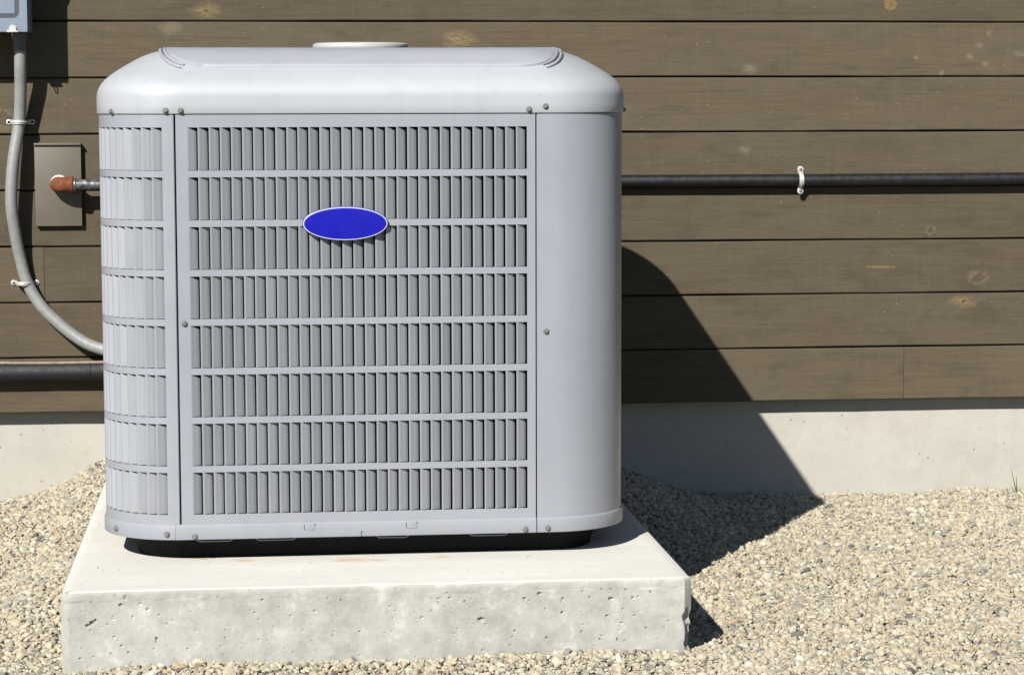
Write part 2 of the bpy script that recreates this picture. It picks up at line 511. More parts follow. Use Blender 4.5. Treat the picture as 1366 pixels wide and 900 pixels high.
def resample(pts, step):
    out = [pts[0]]; acc = 0
    for a, b in zip(pts[:-1], pts[1:]):
        L = (b - a).length
        if L == 0: continue
        t = step - acc
        while t <= L:
            out.append(a + (b - a) * (t / L)); t += step
        acc = L - (t - step)
    return out

# ------------------------------------------------------------------ ground and gravel height
def sm(a, b, x):
    t = np.clip((x - a) / (b - a), 0, 1)
    return t * t * (3 - 2 * t)

def gheight(x, y):
    x = np.asarray(x, float); y = np.asarray(y, float)
    hump = 0.078 * (1 - sm(0.74, 1.06, x)) * np.interp(x, [-1.3, -0.85, -0.576, -0.44, -0.35, -0.25], [0.0, 0.08, 0.22, 0.54, 0.84, 1.0])
    hump *= sm(4.55, 5.35, y)
    h = -0.034 + hump
    h += 0.010 * (1 - sm(0.0, 0.10, np.abs(y - 3.79))) * (1 - sm(0.62, 0.80, x)) * sm(-0.35, -0.15, x)
    left = 0.045 * sm(3.86, 4.5, y) * np.exp(-((x + 0.34) / 0.10) ** 2)
    h += left * (x < -0.2)
    h += 0.004 * np.sin(x * 9.1 + y * 3.3) * np.cos(y * 7.7 - x * 2.1) + 0.0025 * np.sin(x * 23 + 1.7) * np.sin(y * 19)
    return h

def build_ground():
    xs = sorted(set(list(np.linspace(-1.2, 2.6, 96)) + [-60, -30, -12, -6, -3.5, -2, 3.2, 4.5, 6, 12, 30, 60]))
    ys = sorted(set(list(np.linspace(3.0, 5.40, 60)) + [-60, -30, -12, -5, -2, 0, 1.2, 2.2, 2.7]))
    V = []
    for y in ys:
        for x in xs:
            V.append((x, y, float(gheight(x, y)) - 0.005 if 2.9 < y < 5.5 else -0.04))
    nx = len(xs)
    F = [(j * nx + i, j * nx + i + 1, (j + 1) * nx + i + 1, (j + 1) * nx + i) for j in range(len(ys) - 1) for i in range(nx - 1)]
    o = link('ground', mesh('ground', V, F, M['ground'], 60))
    tag(o, 'earth under the gravel running out to unseen dark grass added to limit bounce light', kind='structure')
build_ground()

# ------------------------------------------------------------------ siding wall
ROWZ = [0.1905 + 0.1230 * k for k in range(0, 20)]
YB = 5.35
wall = tag(empty('siding_wall', (0, YB, 0)), 'wall of brown stained horizontal wood boards behind the grey cooling unit', 'wall')
def plank(parent, x0, x1, z0, z1, seed):
    r = random.Random(seed)
    y = r.uniform(-0.0006, 0.0006)
    g = 0.0016
    xs = list(np.linspace(x0 + 0.0005, x1 - 0.0005, max(4, int((x1 - x0) / 0.12))))
    V = []
    for i, x in enumerate(xs):
        wl = 0.0005 * sin(x * 7 + seed) + 0.0004 * sin(x * 23 + seed * 3)
        wt = 0.0004 * sin(x * 9 + seed * 2)
        zb = z0 + g + wl; zt = z1 - g + wt
        V += [(x, y + 0.019, zb), (x, y + 0.0022, zb), (x, y, zb + 0.0022), (x, y, zt - 0.0022), (x, y + 0.0026, zt), (x, y + 0.019, zt)]
    F = []
    for i in range(len(xs) - 1):
        for k in range(5):
            F.append((i * 6 + k, i * 6 + k + 1, (i + 1) * 6 + k + 1, (i + 1) * 6 + k))
        F.append((i * 6 + 5, i * 6, (i + 1) * 6, (i + 1) * 6 + 5))
    F.append(tuple(range(6))); n = (len(xs) - 1) * 6; F.append(tuple(n + k for k in range(6)))
    return link('plank', mesh('plank', V, F, M['board'], 30), parent)
JOINTS = {0: [-2.6, 1.4741, 4.2], 1: [-1.7, 3.1], 2: [-2.9, -0.4659, 2.7], 3: [-1.2, 2.1, 4.6], 4: [-2.2, 2.9]}
for k in range(len(ROWZ) - 1):
    js = JOINTS.get(k, [-1.3 - (k * 0.77) % 1.2, 2.0 + (k * 1.31) % 1.7])
    ed = [-4.0] + [j for j in js] + [6.0]
    for i in range(len(ed) - 1):
        plank(wall, ed[i], ed[i + 1], ROWZ[k], ROWZ[k + 1], k * 17 + i * 5 + 1)
MB().box((-4.0, 0.0195, 0.195), (6.0, 0.035, ROWZ[-1] - .004)).obj('sheathing', M['sheath'], wall)

fw = MB()
def build_foundation():
    xs = np.linspace(-4, 6, 120); zs = [-1.0, -0.2, -0.05, 0.05, 0.1, 0.15, 0.2, 0.225]
    V = []; F = []
    for z in zs:
        for x in xs:
            V.append((x, 5.392 + 0.0012 * sin(x * 5.3 + z * 11), z))
    nx = len(xs)
    for j in range(len(zs) - 1):
        for i in range(nx - 1):
            F.append((j * nx + i, j * nx + i + 1, (j + 1) * nx + i + 1, (j + 1) * nx + i))
    n = len(V)
    for z in zs:
        for x in (xs[0], xs[-1]): V.append((x, 5.6, z))
    o = link('foundation_wall', mesh('foundation_wall', V, F, M['found'], 40))
    bm = bmesh.new(); bm.from_mesh(o.data)
    r = bmesh.ops.extrude_face_region(bm, geom=list(bm.faces))
    for e in r['geom']:
        if isinstance(e, bmesh.types.BMVert): e.co.y = 5.60
    bmesh.ops.recalc_face_normals(bm, faces=bm.faces)
    bm.to_mesh(o.data); bm.free()
    tag(o, 'cream concrete foundation strip below the wooden boards, meeting the gravel', 'foundation')
build_foundation()

# ------------------------------------------------------------------ concrete pad
PITS = [(-0.216, 0.087, 0.0026), (-0.223, 0.076, 0.0032), (-0.27, 0.048, 0.0044), (-0.276, 0.044, .0034), (-0.264, 0.052, .0034), (-0.192, 0.078, 0.002), (-0.182, 0.068, 0.0026), (-0.163, 0.059, 0.002), (-0.168, 0.02, 0.0036), (-0.168, 0.015, 0.002), (-0.235, 0.025, 0.002), (-0.213, -0.001, 0.0026), (-0.24, -0.002, 0.0026), (-0.223, 0.01, 0.002), (-0.289, -0.009, 0.002), (-0.245, 0.046, 0.002), (-0.237, 0.054, 0.0017), (-0.286, 0.008, 0.002), (0.286, 0.074, 0.002), (0.304, 0.075, 0.002), (0.355, 0.038, 0.0044), (0.426, 0.071, 0.0028), (0.451, 0.078, 0.0034), (0.489, 0.069, 0.0026), (0.487, 0.066, 0.002), (0.488, 0.046, 0.0034), (0.46, 0.053, 0.002), (0.311, 0.016, 0.002), (0.41, 0.018, 0.0028), (0.462, 0.005, 0.0028), (0.357, -0.013, 0.0022), (0.568, 0.067, 0.0036), (0.604, 0.068, 0.0028), (0.552, 0.084, 0.002), (0.562, 0.039, 0.0026), (0.607, 0.038, 0.002), (0.586, 0.027, 0.002), (0.588, 0.048, 0.002), (0.615, 0.045, 0.0017), (0.579, -0.0, 0.002), (0.591, -0.003, 0.0017), (0.258, 0.044, 0.002), (0.299, 0.084, 0.0016), (0.002, 0.079, 0.0022), (0.086, 0.059, 0.002), (0.158, 0.023, 0.0024), (-0.059, 0.019, 0.002), (-0.022, 0.092, 0.002), (0.207, 0.064, 0.0018), (0.049, -0.008, 0.002), (0.128, 0.076, 0.002)]
def build_pad():
    X0, X1, Y0, Y1, ZT = -0.319, 0.703, 3.82, 4.99, 0.0985
    c = 0.013
    # perimeter points: fine along the front, coarse elsewhere
    P = []
    def seg(a, b, step, end=False):
        L = hypot(b[0] - a[0], b[1] - a[1]); n = max(1, int(round(L / step)))
        for i in range(n): P.append((a[0] + (b[0] - a[0]) * i / n, a[1] + (b[1] - a[1]) * i / n))
    seg((X0, Y1 - c), (X0, Y0 + 0.04), 0.03)
    seg((X0, Y0 + 0.04), (X0, Y0 + c), 0.0025)
    seg((X0, Y0 + c), (X0 + c, Y0), 0.0016)
    seg((X0 + c, Y0), (X1 - c, Y0), 0.0016)
    seg((X1 - c, Y0), (X1, Y0 + c), 0.0016)
    seg((X1, Y0 + c), (X1, Y0 + 0.04), 0.0025)
    seg((X1, Y0 + 0.04), (X1, Y1 - c), 0.03)
    seg((X1, Y1 - c), (X1 - c, Y1), 0.01)
    seg((X1 - c, Y1), (X0 + c, Y1), 0.03)
    seg((X0 + c, Y1), (X0, Y1 - c), 0.01)
    n = len(P)
    zs = [-0.12] + list(np.arange(-0.045, ZT - 0.0105, 0.0016))
    ch = 0.0045
    levels = [(z, 0.0) for z in zs]
    for t in np.linspace(0, 1, 6): levels.append((ZT - ch + ch * t * (1.15 - 0.15 * t), ch * 1.0 * t * t * 0.9 + 0.001 * t))
    for i_ in (0.02, 0.035, 0.06, 0.12, 0.25, 0.45): levels.append((ZT + 0.0002, i_))
    cx, cy = (X0 + X1) / 2, (Y0 + Y1) / 2; hx, hy = (X1 - X0) / 2, (Y1 - Y0) / 2
    V = np.zeros((len(levels) * n, 3))
    Pn = np.array(P)
    allp = [(x, z, r * 0.72) for x, z, r in PITS]
    rr = random.Random(3)
    zk = np.arange(-0.2, 0.2, 0.009); n1 = rng.uniform(-1, 1, zk.size); n2 = rng.uniform(-1, 1, zk.size)
    for _ in range(120): allp.append((rr.uniform(X0 + .02, X1 - .02), rr.uniform(-.03, .086), rr.uniform(.0008, .0013)))
    for j, (z, ins) in enumerate(levels):
        q = Pn.copy()
        q[:, 0] = cx + (q[:, 0] - cx) * (hx - ins) / hx
        q[:, 1] = cy + (q[:, 1] - cy) * (hy - ins) / hy
        V[j * n:(j + 1) * n, 0:2] = q
        V[j * n:(j + 1) * n, 2] = z
    x, y, z = V[:, 0].copy(), V[:, 1].copy(), V[:, 2].copy()
    front = (y < Y0 + 0.045)
    d = np.zeros(len(V))
    d += 0.0006 * np.sin(x * 31 + z * 12) * np.sin(z * 47 + x * 9) + 0.0004 * np.sin(x * 90 + z * 60) + rng.normal(0, 0.00012, len(V))
    for (px, pz, pr) in allp:
        ax = 1 + 0.5 * sin(px * 977); 
        dd = np.sqrt(((x - px) / ax) ** 2 + (z - pz) ** 2) / pr
        m_ = front & (dd < 1.25)
        d[m_] += np.clip((1.2 - dd[m_]) * 2.6, 0, 1) * min(0.0052, pr * 1.7)
    V[front, 1] += d[front]
    # crumbling at the front arrises and the broken patch on the right corner
    ar = front & (np.abs(z - (ZT - 0.006)) < 0.008)
    xk = np.arange(-0.4, 0.8, 0.017)
    V[ar, 2] += 0.0004 * np.interp(x[ar], xk, rng.uniform(-1, 1, xk.size)) - 0.0004
    V[ar, 1] += 0.0008 * np.interp(x[ar], xk, rng.uniform(-1, 1, xk.size))
    cd = np.sqrt(((x - 0.697) / 0.010) ** 2 + ((z - 0.034) / 0.020) ** 2) + 0.30 * np.interp(z, zk, n1) + 0.10 * np.interp(z + x, zk, n2)
    m_ = front & (cd < 1)
    k = np.clip((1 - cd[m_]) * 1.6, 0, 1) * (0.0048 + 0.0016 * np.interp(z[m_], zk, n2))
    V[m_, 1] += k * 0.8; V[m_, 0] -= k * 0.9
    cd = np.sqrt(((x - 0.700) / 0.010) ** 2 + ((z + 0.002) / 0.022) ** 2) + 0.25 * np.interp(z, zk, n2)
    m_ = front & (cd < 1)
    k = np.clip((1 - cd[m_]) * 2, 0, 1) * 0.005
    V[m_, 1] += k * 0.6; V[m_, 0] -= k * 0.9
    cd = np.sqrt(((x + 0.312) / 0.014) ** 2 + ((z - 0.09) / 0.009) ** 2) + 0.3 * np.sin(z * 720 + x * 500)
    m_ = front & (cd < 1)
    V[m_, 2] -= np.clip((1 - cd[m_]) * 2, 0, 1) * 0.003
    F = []
    for j in range(len(levels) - 1):
        for i in range(n):
            a = j * n + i; b = j * n + (i + 1) % n
            F.append((a, b, b + n, a + n))
    F.append(tuple((len(levels) - 1) * n + i for i in range(n)))
    me = bpy.data.meshes.new('concrete_pad')
    me.from_pydata(V.tolist(), [], F)
    me.materials.append(M['pad'])
    me.shade_smooth(); me.set_sharp_from_angle(angle=radians(42))
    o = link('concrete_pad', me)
    tag(o, 'pale grey pitted concrete slab with chipped corner, lying under the cooling unit', 'concrete pad')
build_pad()

# ------------------------------------------------------------------ air conditioner
CX, CY, Z0 = 0.1855, 4.4915, 0.0985
H, R = 0.4515, 0.135
FL = H - R
ARC = R * pi / 2
QL = 2 * FL + ARC
PER = 4 * QL
ac = tag(empty('air_conditioner', (CX, CY, Z0)), 'light grey metal outdoor air conditioner with blue oval badge on the louvered front', 'air conditioner')

def path(s, off=0.0):
    """point on the unit's plan outline; s=0 at the middle of the front, +s to the right. local x,y and outward angle"""
    s = s % PER
    q = int(((s + FL) % PER) // QL)
    u = (s + FL) % PER - q * QL
    if u <= 2 * FL:
        x, y = -FL + u, -(H + off); ang = -pi / 2
    else:
        a = (u - 2 * FL) / R
        x, y = FL + (R + off) * sin(a), -FL - (R + off) * cos(a); ang = -pi / 2 + a
    c, sn = [(1, 0), (0, 1), (-1, 0), (0, -1)][q]
    return (x * c - y * sn, x * sn + y * c, ang + q * pi / 2)

def P3(s, off, z):
    x, y, a = path(s, off)
    return (x, y, z - Z0)

SP, SW = 0.018387, 0.0167         # slot pitch and width
RP, SH, RT = 0.0828, 0.0716, 0.8335
ZP0, ZP1 = 0.1625, 0.8552
ROWS = [(RT - k * RP - SH, RT - k * RP) for k in range(8)]

def sheet(slist, zlist, hole, th=0.0013, flange=0.010):
    """folded sheet following the outline with the cells in hole() left open"""
    V = []; F = []
    cols = [(slist[0], -flange)] + [(s, 0.0) for s in slist] + [(slist[-1], -flange)]
    for z in zlist:
        for (s, o) in cols: V.append(P3(s, o, z))
    nc = len(cols)
    for j in range(len(zlist) - 1):
        for i in range(nc - 1):
            if 0 < i < nc - 2 and hole(i - 1, j): continue
            F.append((j * nc + i, j * nc + i + 1, (j + 1) * nc + i + 1, (j + 1) * nc + i))
    return V, F

def solidify(o, th, angle=30):
    """give the sheet its thickness and keep its folded edges crisp"""
    md = o.modifiers.new('thickness', 'SOLIDIFY'); md.thickness = th; md.offset = -1
    dg = bpy.context.evaluated_depsgraph_get(); dg.update()
    me = bpy.data.meshes.new_from_object(o.evaluated_get(dg))
    old = o.data; nm = old.name
    o.modifiers.clear(); o.data = me; bpy.data.meshes.remove(old); me.name = nm
    me.shade_smooth(); me.set_sharp_from_angle(angle=radians(angle))

def normals_out(me):
    bm = bmesh.new(); bm.from_mesh(me)
    for f in bm.faces:
        c = f.calc_center_median(); 
        if f.normal.x * c.x + f.normal.y * c.y < 0: f.normal_flip()
    bm.to_mesh(me); bm.free()

def louver_panel(name, s0, s1, first, count, step_curve=3):
    """first = s of the left edge of the leftmost slot"""
    sl_ = [s0]
    kind = []
    cur = s0
    def fill(a, b):
        n = max(1, int(math.ceil((b - a) / 0.012)))
        for i in range(1, n + 1):
            sl_.append(a + (b - a) * i / n); kind.append(False)
    fill(s0, first)
    for k in range(count):
        a = first + k * SP
        for i in range(1, 4): sl_.append(a + SW * i / 3); kind.append(True)
        nxt = first + (k + 1) * SP if k < count - 1 else s1
        if k < count - 1: sl_.append(nxt); kind.append(False)
        else: fill(a + SW, s1)
    zl = [ZP0]; zk = []
    for (a, b) in reversed(ROWS):
        zl.append(a); zk.append(False); zl.append(b); zk.append(True)
    zl.append(ZP1); zk.append(False)
    V, F = sheet(sl_, zl, lambda i, j: kind[i] and zk[j])
    me = bpy.data.meshes.new(name); me.from_pydata(V, [], F); me.materials.append(M['paint'])
    me.update(); normals_out(me)
    me.shade_smooth(); me.set_sharp_from_angle(angle=radians(30))
    o = link(name, me, ac); solidify(o, 0.0013)
    return o

def slat_geo():
    """one blade: hinged on the left edge of its slot and pushed in to the right"""
    prof = [(0.0000, 0.0003), (0.0010, 0.0005), (0.0020, 0.0011), (0.0031, 0.0020), (0.0085, 0.0050), (0.0139, 0.0082), (0.0144, 0.0090)]
    h = SH - 0.0012
    V = []; F = []
    n = len(prof)
    # the top edge drops away to the right and the lower right corner is nipped
    cut = lambda u, z: z - 0.0046 * max(0, (u - 0.001)) / 0.0137 if z > 0.01 else z + (0.0014 if u > 0.0140 else 0)
    for z in (0.0006, 0.0006 + h):
        for (u, d) in prof: V.append((u, d, cut(u, z)))
        for (u, d) in prof: V.append((u - 0.0003, d + 0.0009, cut(u, z)))
    # lower right corner of the blade is rounded off
    F += [(i, i + 1, 2 * n + i + 1, 2 * n + i) for i in range(n - 1)]
    F += [(n + i, 3 * n + i, 3 * n + i + 1, n + i + 1) for i in range(n - 1)]
    F += [(n - 1, 2 * n - 1, 4 * n - 1, 3 * n - 1), (0, 2 * n, 3 * n, n)]
    F += [(i, n + i, n + i + 1, i + 1) for i in range(n - 1)]
    F += [(2 * n + i, 2 * n + i + 1, 3 * n + i + 1, 3 * n + i) for i in range(n - 1)]
    return V, F
sV, sF = slat_geo()
SLATS = []
for v_ in range(4):
    tw = (0, 0.0004, -0.0003, 0.0002)[v_]
    SLATS.append(mesh('slat', [(x, y + tw * (y / 0.0099) * (0.4 + z / SH), z) for x, y, z in sV], sF, M['slat'], 35))

def slat_transform(s, z):
    x, y, a = path(s, 0.0)
    x2, y2, a2 = path(s + SW, 0.0)
    th = atan2(y2 - y, x2 - x)
    return Matrix.Translation((x, y, z - Z0)) @ Matrix.Rotation(th, 4, 'Z')

def add_slats(panel, first, cols, reverse=False):
    rest = MB()
    for k in cols[0]:
        for r_, (za, zb) in enumerate(ROWS):
            o = bpy.data.objects.new('slat', SLATS[(k * 3 + r_ * 7) % 4])
            COL.objects.link(o); o.parent = panel
            o.matrix_local = slat_transform(first + k * SP, za) @ Matrix.Rotation(random.gauss(0, 0.016), 4, 'Z')
    for k in cols[1]:
        for (za, zb) in ROWS:
            T = slat_transform(first + k * SP, za)
            rest.add([T @ Vector(v) for v in sV], sF)
    if rest.v:
        o = rest.obj('slat', M['slat'], panel, 35); o['kind'] = 'stuff'

SEAML, SEAMR = -0.3195, 0.2865
fp = louver_panel('front_louver_panel', SEAML + 0.0020, SEAMR - 0.0017, -0.2978, 31)
add_slats(fp, -0.2978, (range(31), ()))
# left corner panel wraps round the corner and along the left side
LEND = -(FL + ARC + 2 * FL + 0.01)
nL = 44
Lfirst = -0.3405 - SW - (nL - 1) * SP
lp = louver_panel('side_louver_panel', LEND, SEAML - 0.0020, Lfirst, nL)
add_slats(lp, Lfirst, (range(nL - 6, nL), range(0, nL - 6)))
# right corner panel: plain sheet
def plain_panel(name, s0, s1):
    n = max(2, int((s1 - s0) / 0.006)); sl_ = [s0 + (s1 - s0) * i / n for i in range(n + 1)]
    V, F = sheet(sl_, [ZP0, ZP1], lambda i, j: False)
    me = bpy.data.meshes.new(name); me.from_pydata(V, [], F); me.materials.append(M['paint'])
    me.update(); normals_out(me); me.shade_smooth(); me.set_sharp_from_angle(angle=radians(30))
    o = link(name, me, ac); solidify(o, 0.0013); return o
plain_panel('corner_panel', SEAMR + 0.0017, 0.60)
rp = louver_panel('side_louver_panel', 0.603, 1.19, 0.63, 29)
add_slats(rp, 0.63, ((), range(29)))
plain_panel('rear_panel', 1.193, PER + LEND - 0.003)

# coil behind the slats, with an inner lining closing top and bottom
def ring_loft(levels, mat, name, seg=0.012, close_top=False, close_bot=False, smooth=35, parent=ac):
    n = int(PER / seg); V = []; F = []
    for (off, z) in levels:
        for i in range(n): V.append(P3(PER * i / n, off, z))
    for j in range(len(levels) - 1):
        for i in range(n):
            a = j * n + i; b = j * n + (i + 1) % n
            F.append((a, b, b + n, a + n))
    if close_top: F.append(tuple((len(levels) - 1) * n + i for i in range(n)))
    if close_bot: F.append(tuple(range(n)))
    return link(name, mesh(name, V, F, mat, smooth), parent)
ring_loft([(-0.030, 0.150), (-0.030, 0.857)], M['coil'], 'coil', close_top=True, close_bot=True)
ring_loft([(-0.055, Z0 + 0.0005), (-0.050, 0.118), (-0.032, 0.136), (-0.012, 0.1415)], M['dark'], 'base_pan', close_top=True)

# folded base band, in overlapping lengths
BP = [(-0.004, 0.1660), (0.0004, 0.1655), (0.0026, 0.1630), (0.0032, 0.1600), (0.0032, 0.1420), (0.0024, 0.1400), (-0.001, 0.1392), (-0.016, 0.1392)]
def band(s0, s1, lift=0.0, z0off=0.0):
    n = max(2, int((s1 - s0) / 0.007)); V = []; F = []
    for i in range(n + 1):
        s = s0 + (s1 - s0) * i / n
        for (o, z) in BP: V.append(P3(s, o + lift, z + z0off))
    m_ = len(BP)
    for i in range(n):
        for k in range(m_ - 1): F.append((i * m_ + k, i * m_ + k + 1, (i + 1) * m_ + k + 1, (i + 1) * m_ + k))
    o = link('base_band', mesh('base_band', V, F, M['paint'], 30), ac)
    normals_out(o.data); solidify(o, 0.001); return o
band(-0.3275, SEAMR - 0.0012, 0.0006)
band(SEAMR + 0.0004, 1.2, 0.0)
band(-1.3, -0.3280, 0.0, 0.0)
band(1.2005, PER - 1.3005, 0.0)

# pressed tabs and a drain notch on the front band
def on_face(x, z, off):      # world x,z on the flat front -> local
    return Vector((x - CX, -(H + off), z - Z0))
tb = []
for xx, zz in ((0.0832, 0.1575), (0.2567, 0.1575)):
    c = on_face(xx, zz, 0)
    MB().box((c.x - .0085, c.y - .0047, c.z - .0052), (c.x + .0085, c.y - .002, c.z + .0052), .0007).obj('tab', M['paint'], ac, 30)
    d = MB(); d.box((c.x - .0095, c.y - .0041, c.z - .0045), (c.x - .0086, c.y - .003, c.z + .0045)); d.box((c.x + .0086, c.y - .0041, c.z + .0030), (c.x + .0100, c.y - .003, c.z + .0052))
    d.obj('tab_slit', M['dark'], ac)
c = on_face(0.1709, 0.1404, 0)
g = MB(); g.box((c.x - .0005, c.y - .0041, c.z - .001), (c.x + .0005, c.y - .003, c.z + .008)); g.box((c.x - .0005, c.y - .0041, c.z + .0072), (c.x + .0028, c.y - .003, c.z + .0082)); g.obj('notch', M['dark'], ac)
for x0, x1 in ((-.11, -.045), (-.01, .062), (.195, .255), (.355, .425)):
    a = on_face(x0, 0.1395, -0.012); b = on_face(x1, 0.1395, -0.012)
    pts = [a, a + Vector((.005, 0, -.0045)), a + Vector((.009, 0, -.0055)), b + Vector((-.009, 0, -.0055)), b + Vector((-.005, 0, -.0045)), b]
    MB().tube(pts, 0.0009, 6).obj('base_lip', M['paint'], ac, 40)

# cap
CAP = [(0.004, 0.8562), (-0.0022, 0.8562), (-0.0030, 0.8580), (-0.0030, 0.8830), (-0.0022, 0.8912), (0.0006, 0.8990), (0.0050, 0.9068), (0.0110, 0.9138),
       (0.0185, 0.9204), (0.0275, 0.9270), (0.0375, 0.9338), (0.0530, 0.9432), (0.0700, 0.9528), (0.0880, 0.9602), (0.103, 0.9640), (0.122, 0.9660), (0.150, 0.9668)]
def cap_loop(i_, n=240):
    h = H - i_; r = R - 0.25 * i_ if i_ > 0 else R - i_
    f = h - r; L = 8 * f + 2 * pi * r; out = []
    for k in range(n):
        s = (L * k / n + f) % L
        q = int(s // (L / 4)); u = s - q * (L / 4)
        if u <= 2 * f: x, y = -f + u, -h
        else:
            a = (u - 2 * f) / r; x, y = f + r * sin(a), -f - r * cos(a)
        c_, s_ = [(1, 0), (0, 1), (-1, 0), (0, -1)][q]
        out.append((x * c_ - y * s_, x * s_ + y * c_))
    return out
V = []; F = []; n = 240
loops = [(i_, z) for i_, z in CAP]
# refine loops by interpolation for a smooth shoulder
fine = []
for (a, b) in zip(loops[:-1], loops[1:]):
    fine.append(a); fine.append(((a[0] + b[0]) / 2, (a[1] + b[1]) / 2 + (0.00012 if a[1] > 0.885 else 0)))
fine.append(loops[-1])
RO = 0.296
for (i_, z) in fine:
    for (x, y) in cap_loop(i_): V.append((x, y, z - Z0))
for (rr_, z) in ((RO, 0.9668), (RO, 0.93)):
    for k in range(n):
        a = -pi / 2 + 2 * pi * k / n
        V.append((rr_ * cos(a), rr_ * sin(a), z - Z0))
nl = len(fine) + 2
for j in range(nl - 1):
    for i in range(n):
        a = j * n + i; b = j * n + (i + 1) % n
        F.append((a, b, b + n, a + n))
link('cap', mesh('cap', V, F, M['cap'], 50), ac)

def inset_at(x, y):
    lo, hi = 0.0, 0.30
    for _ in range(24):
        m_ = (lo + hi) / 2
        h = H - m_; r = R - 0.25 * m_; f = h - r
        ax, ay = abs(x), abs(y)
        d = hypot(max(ax - f, 0), max(ay - f, 0)) - r if (ax > f and ay > f) else max(ax, ay) - h
        if d < 0: lo = m_
        else: hi = m_
    return (lo + hi) / 2
def capz(x, y):
    i_ = inset_at(x, y)
    for (a, b) in zip(CAP[4:-1], CAP[5:]):
        if a[0] <= i_ <= b[0]: return a[1] + (b[1] - a[1]) * (i_ - a[0]) / (b[0] - a[0])
    return 0.9668
# lid plate: a square with its corners cut by a circle
HX, HY = 0.337, 0.4155
def plate_r(a):
    c_, s_ = abs(cos(a)) + 1e-6, abs(sin(a)) + 1e-6
    k = 34.0
    return ((HX / c_) ** -k + (HY / s_) ** -k + (0.956 / (1.756 * c_ + s_)) ** -k) ** (-1 / k)
V = []; F = []; n = 256
ts = [1.0, 1.0, 0.997, 0.985, 0.96, 0.92, 0.87, 0.80, 0.72]
dz = [-0.001, 0.0040, 0.0050, 0.0049, 0.0045, 0.0036, 0.0030, 0.0024, 0.0020]
for t, dd in zip(ts, dz):
    for k in range(n):
        a = 2 * pi * k / n; r = plate_r(a)
        r = RO + (r - RO) * ((t - 0.60) / 0.40) if t < 1 else r
        x, y = r * cos(a), r * sin(a)
        V.append((x, y, capz(x, y) + dd - Z0))
for k in range(n):
    a = 2 * pi * k / n; V.append((RO * cos(a), RO * sin(a), 0.9686 - Z0))
for k in range(n):
    a = 2 * pi * k / n; V.append((RO * cos(a), RO * sin(a), 0.955 - Z0))
nl = len(ts) + 2
for j in range(nl - 1):
    for i in range(n):
        a = j * n + i; b = j * n + (i + 1) % n
        F.append((a, b, b + n, a + n))
link('lid_plate', mesh('lid_plate', V, F, M['plate'], 35), ac)
# double ribs along the two sides, turning in at the corners
for q in (0, 1):
    for off, rad in ((0.0030, 0.0036), (0.0125, 0.0030)):
        pts = []
        aa = atan2(HY, 0.305) - 0.004
        for k in range(81):
            a = -aa + 2 * aa * k / 80 + q * pi
            r = plate_r(a) + off
            x, y = r * cos(a), r * sin(a)
            pts.append((x, y, capz(x, y) + 0.0020 - Z0))
        rs = [rad * (1 + 0.07 * (k % 2)) * min(1, 0.45 + k * 0.2, 0.45 + (80 - k) * 0.2) for k in range(81)]
        MB().tube(pts, rs, 10).obj('side_rib', M['plate'], ac, 50)
# fan guard
fg = MB()
Tz = Matrix.Translation((0, 0, 0.9660 - Z0))
for k in range(13): fg.torus((0, 0, 0), 0.292 - k * 0.017, 0.0016, Tz, 72, 5)
for k in range(12):
    a = k * pi / 6
    fg.tube([(0.07 * cos(a), 0.07 * sin(a), 0.9640 - Z0), (0.294 * cos(a), 0.294 * sin(a), 0.9640 - Z0)], 0.0022, 6)
fg.obj('fan_guard', M['blackwire'], ac, 40)
fb = MB()
for k in range(3):
    a0 = k * 2 * pi / 3
    vs = []; 
    for j in range(9):
        r = 0.05 + 0.22 * j / 8; wv_ = 0.10 + 0.55 * (j / 8)
        for e, zz in ((-0.5, 0.0), (0.5, 0.035)):
            a = a0 + e * wv_ + 0.25 * j / 8
            vs.append((r * cos(a), r * sin(a), 0.915 - Z0 + zz))
            vs.append((r * cos(a), r * sin(a), 0.912 - Z0 + zz))
    fs = []
    for j in range(8):
        b = j * 4
        fs += [(b, b + 2, b + 6, b + 4), (b + 1, b + 5, b + 7, b + 3), (b, b + 4, b + 5, b + 1), (b + 2, b + 3, b + 7, b + 6)]
    fb.add(vs, fs)
fb.lathe([(0.06, 0.80), (0.06, 0.955)], 24, Matrix.Translation((0, 0, -Z0)))
fb.obj('fan', M['dark'], ac, 30)
hc = MB().lathe([(0.078, .962), (0.083, .9705), (0.0875, .9728), (0.0888, .9768), (0.0875, .9808), (0.0835, .9832), (0.074, .9838), (0.066, .9832), (0.060, .9826), (0.010, .9828), (0.0075, .9842), (0.003, .9848)], 64, Matrix.Translation((0.0105, 0, -Z0)))
hc.obj('hub_cap', M['hub'], ac, 40)

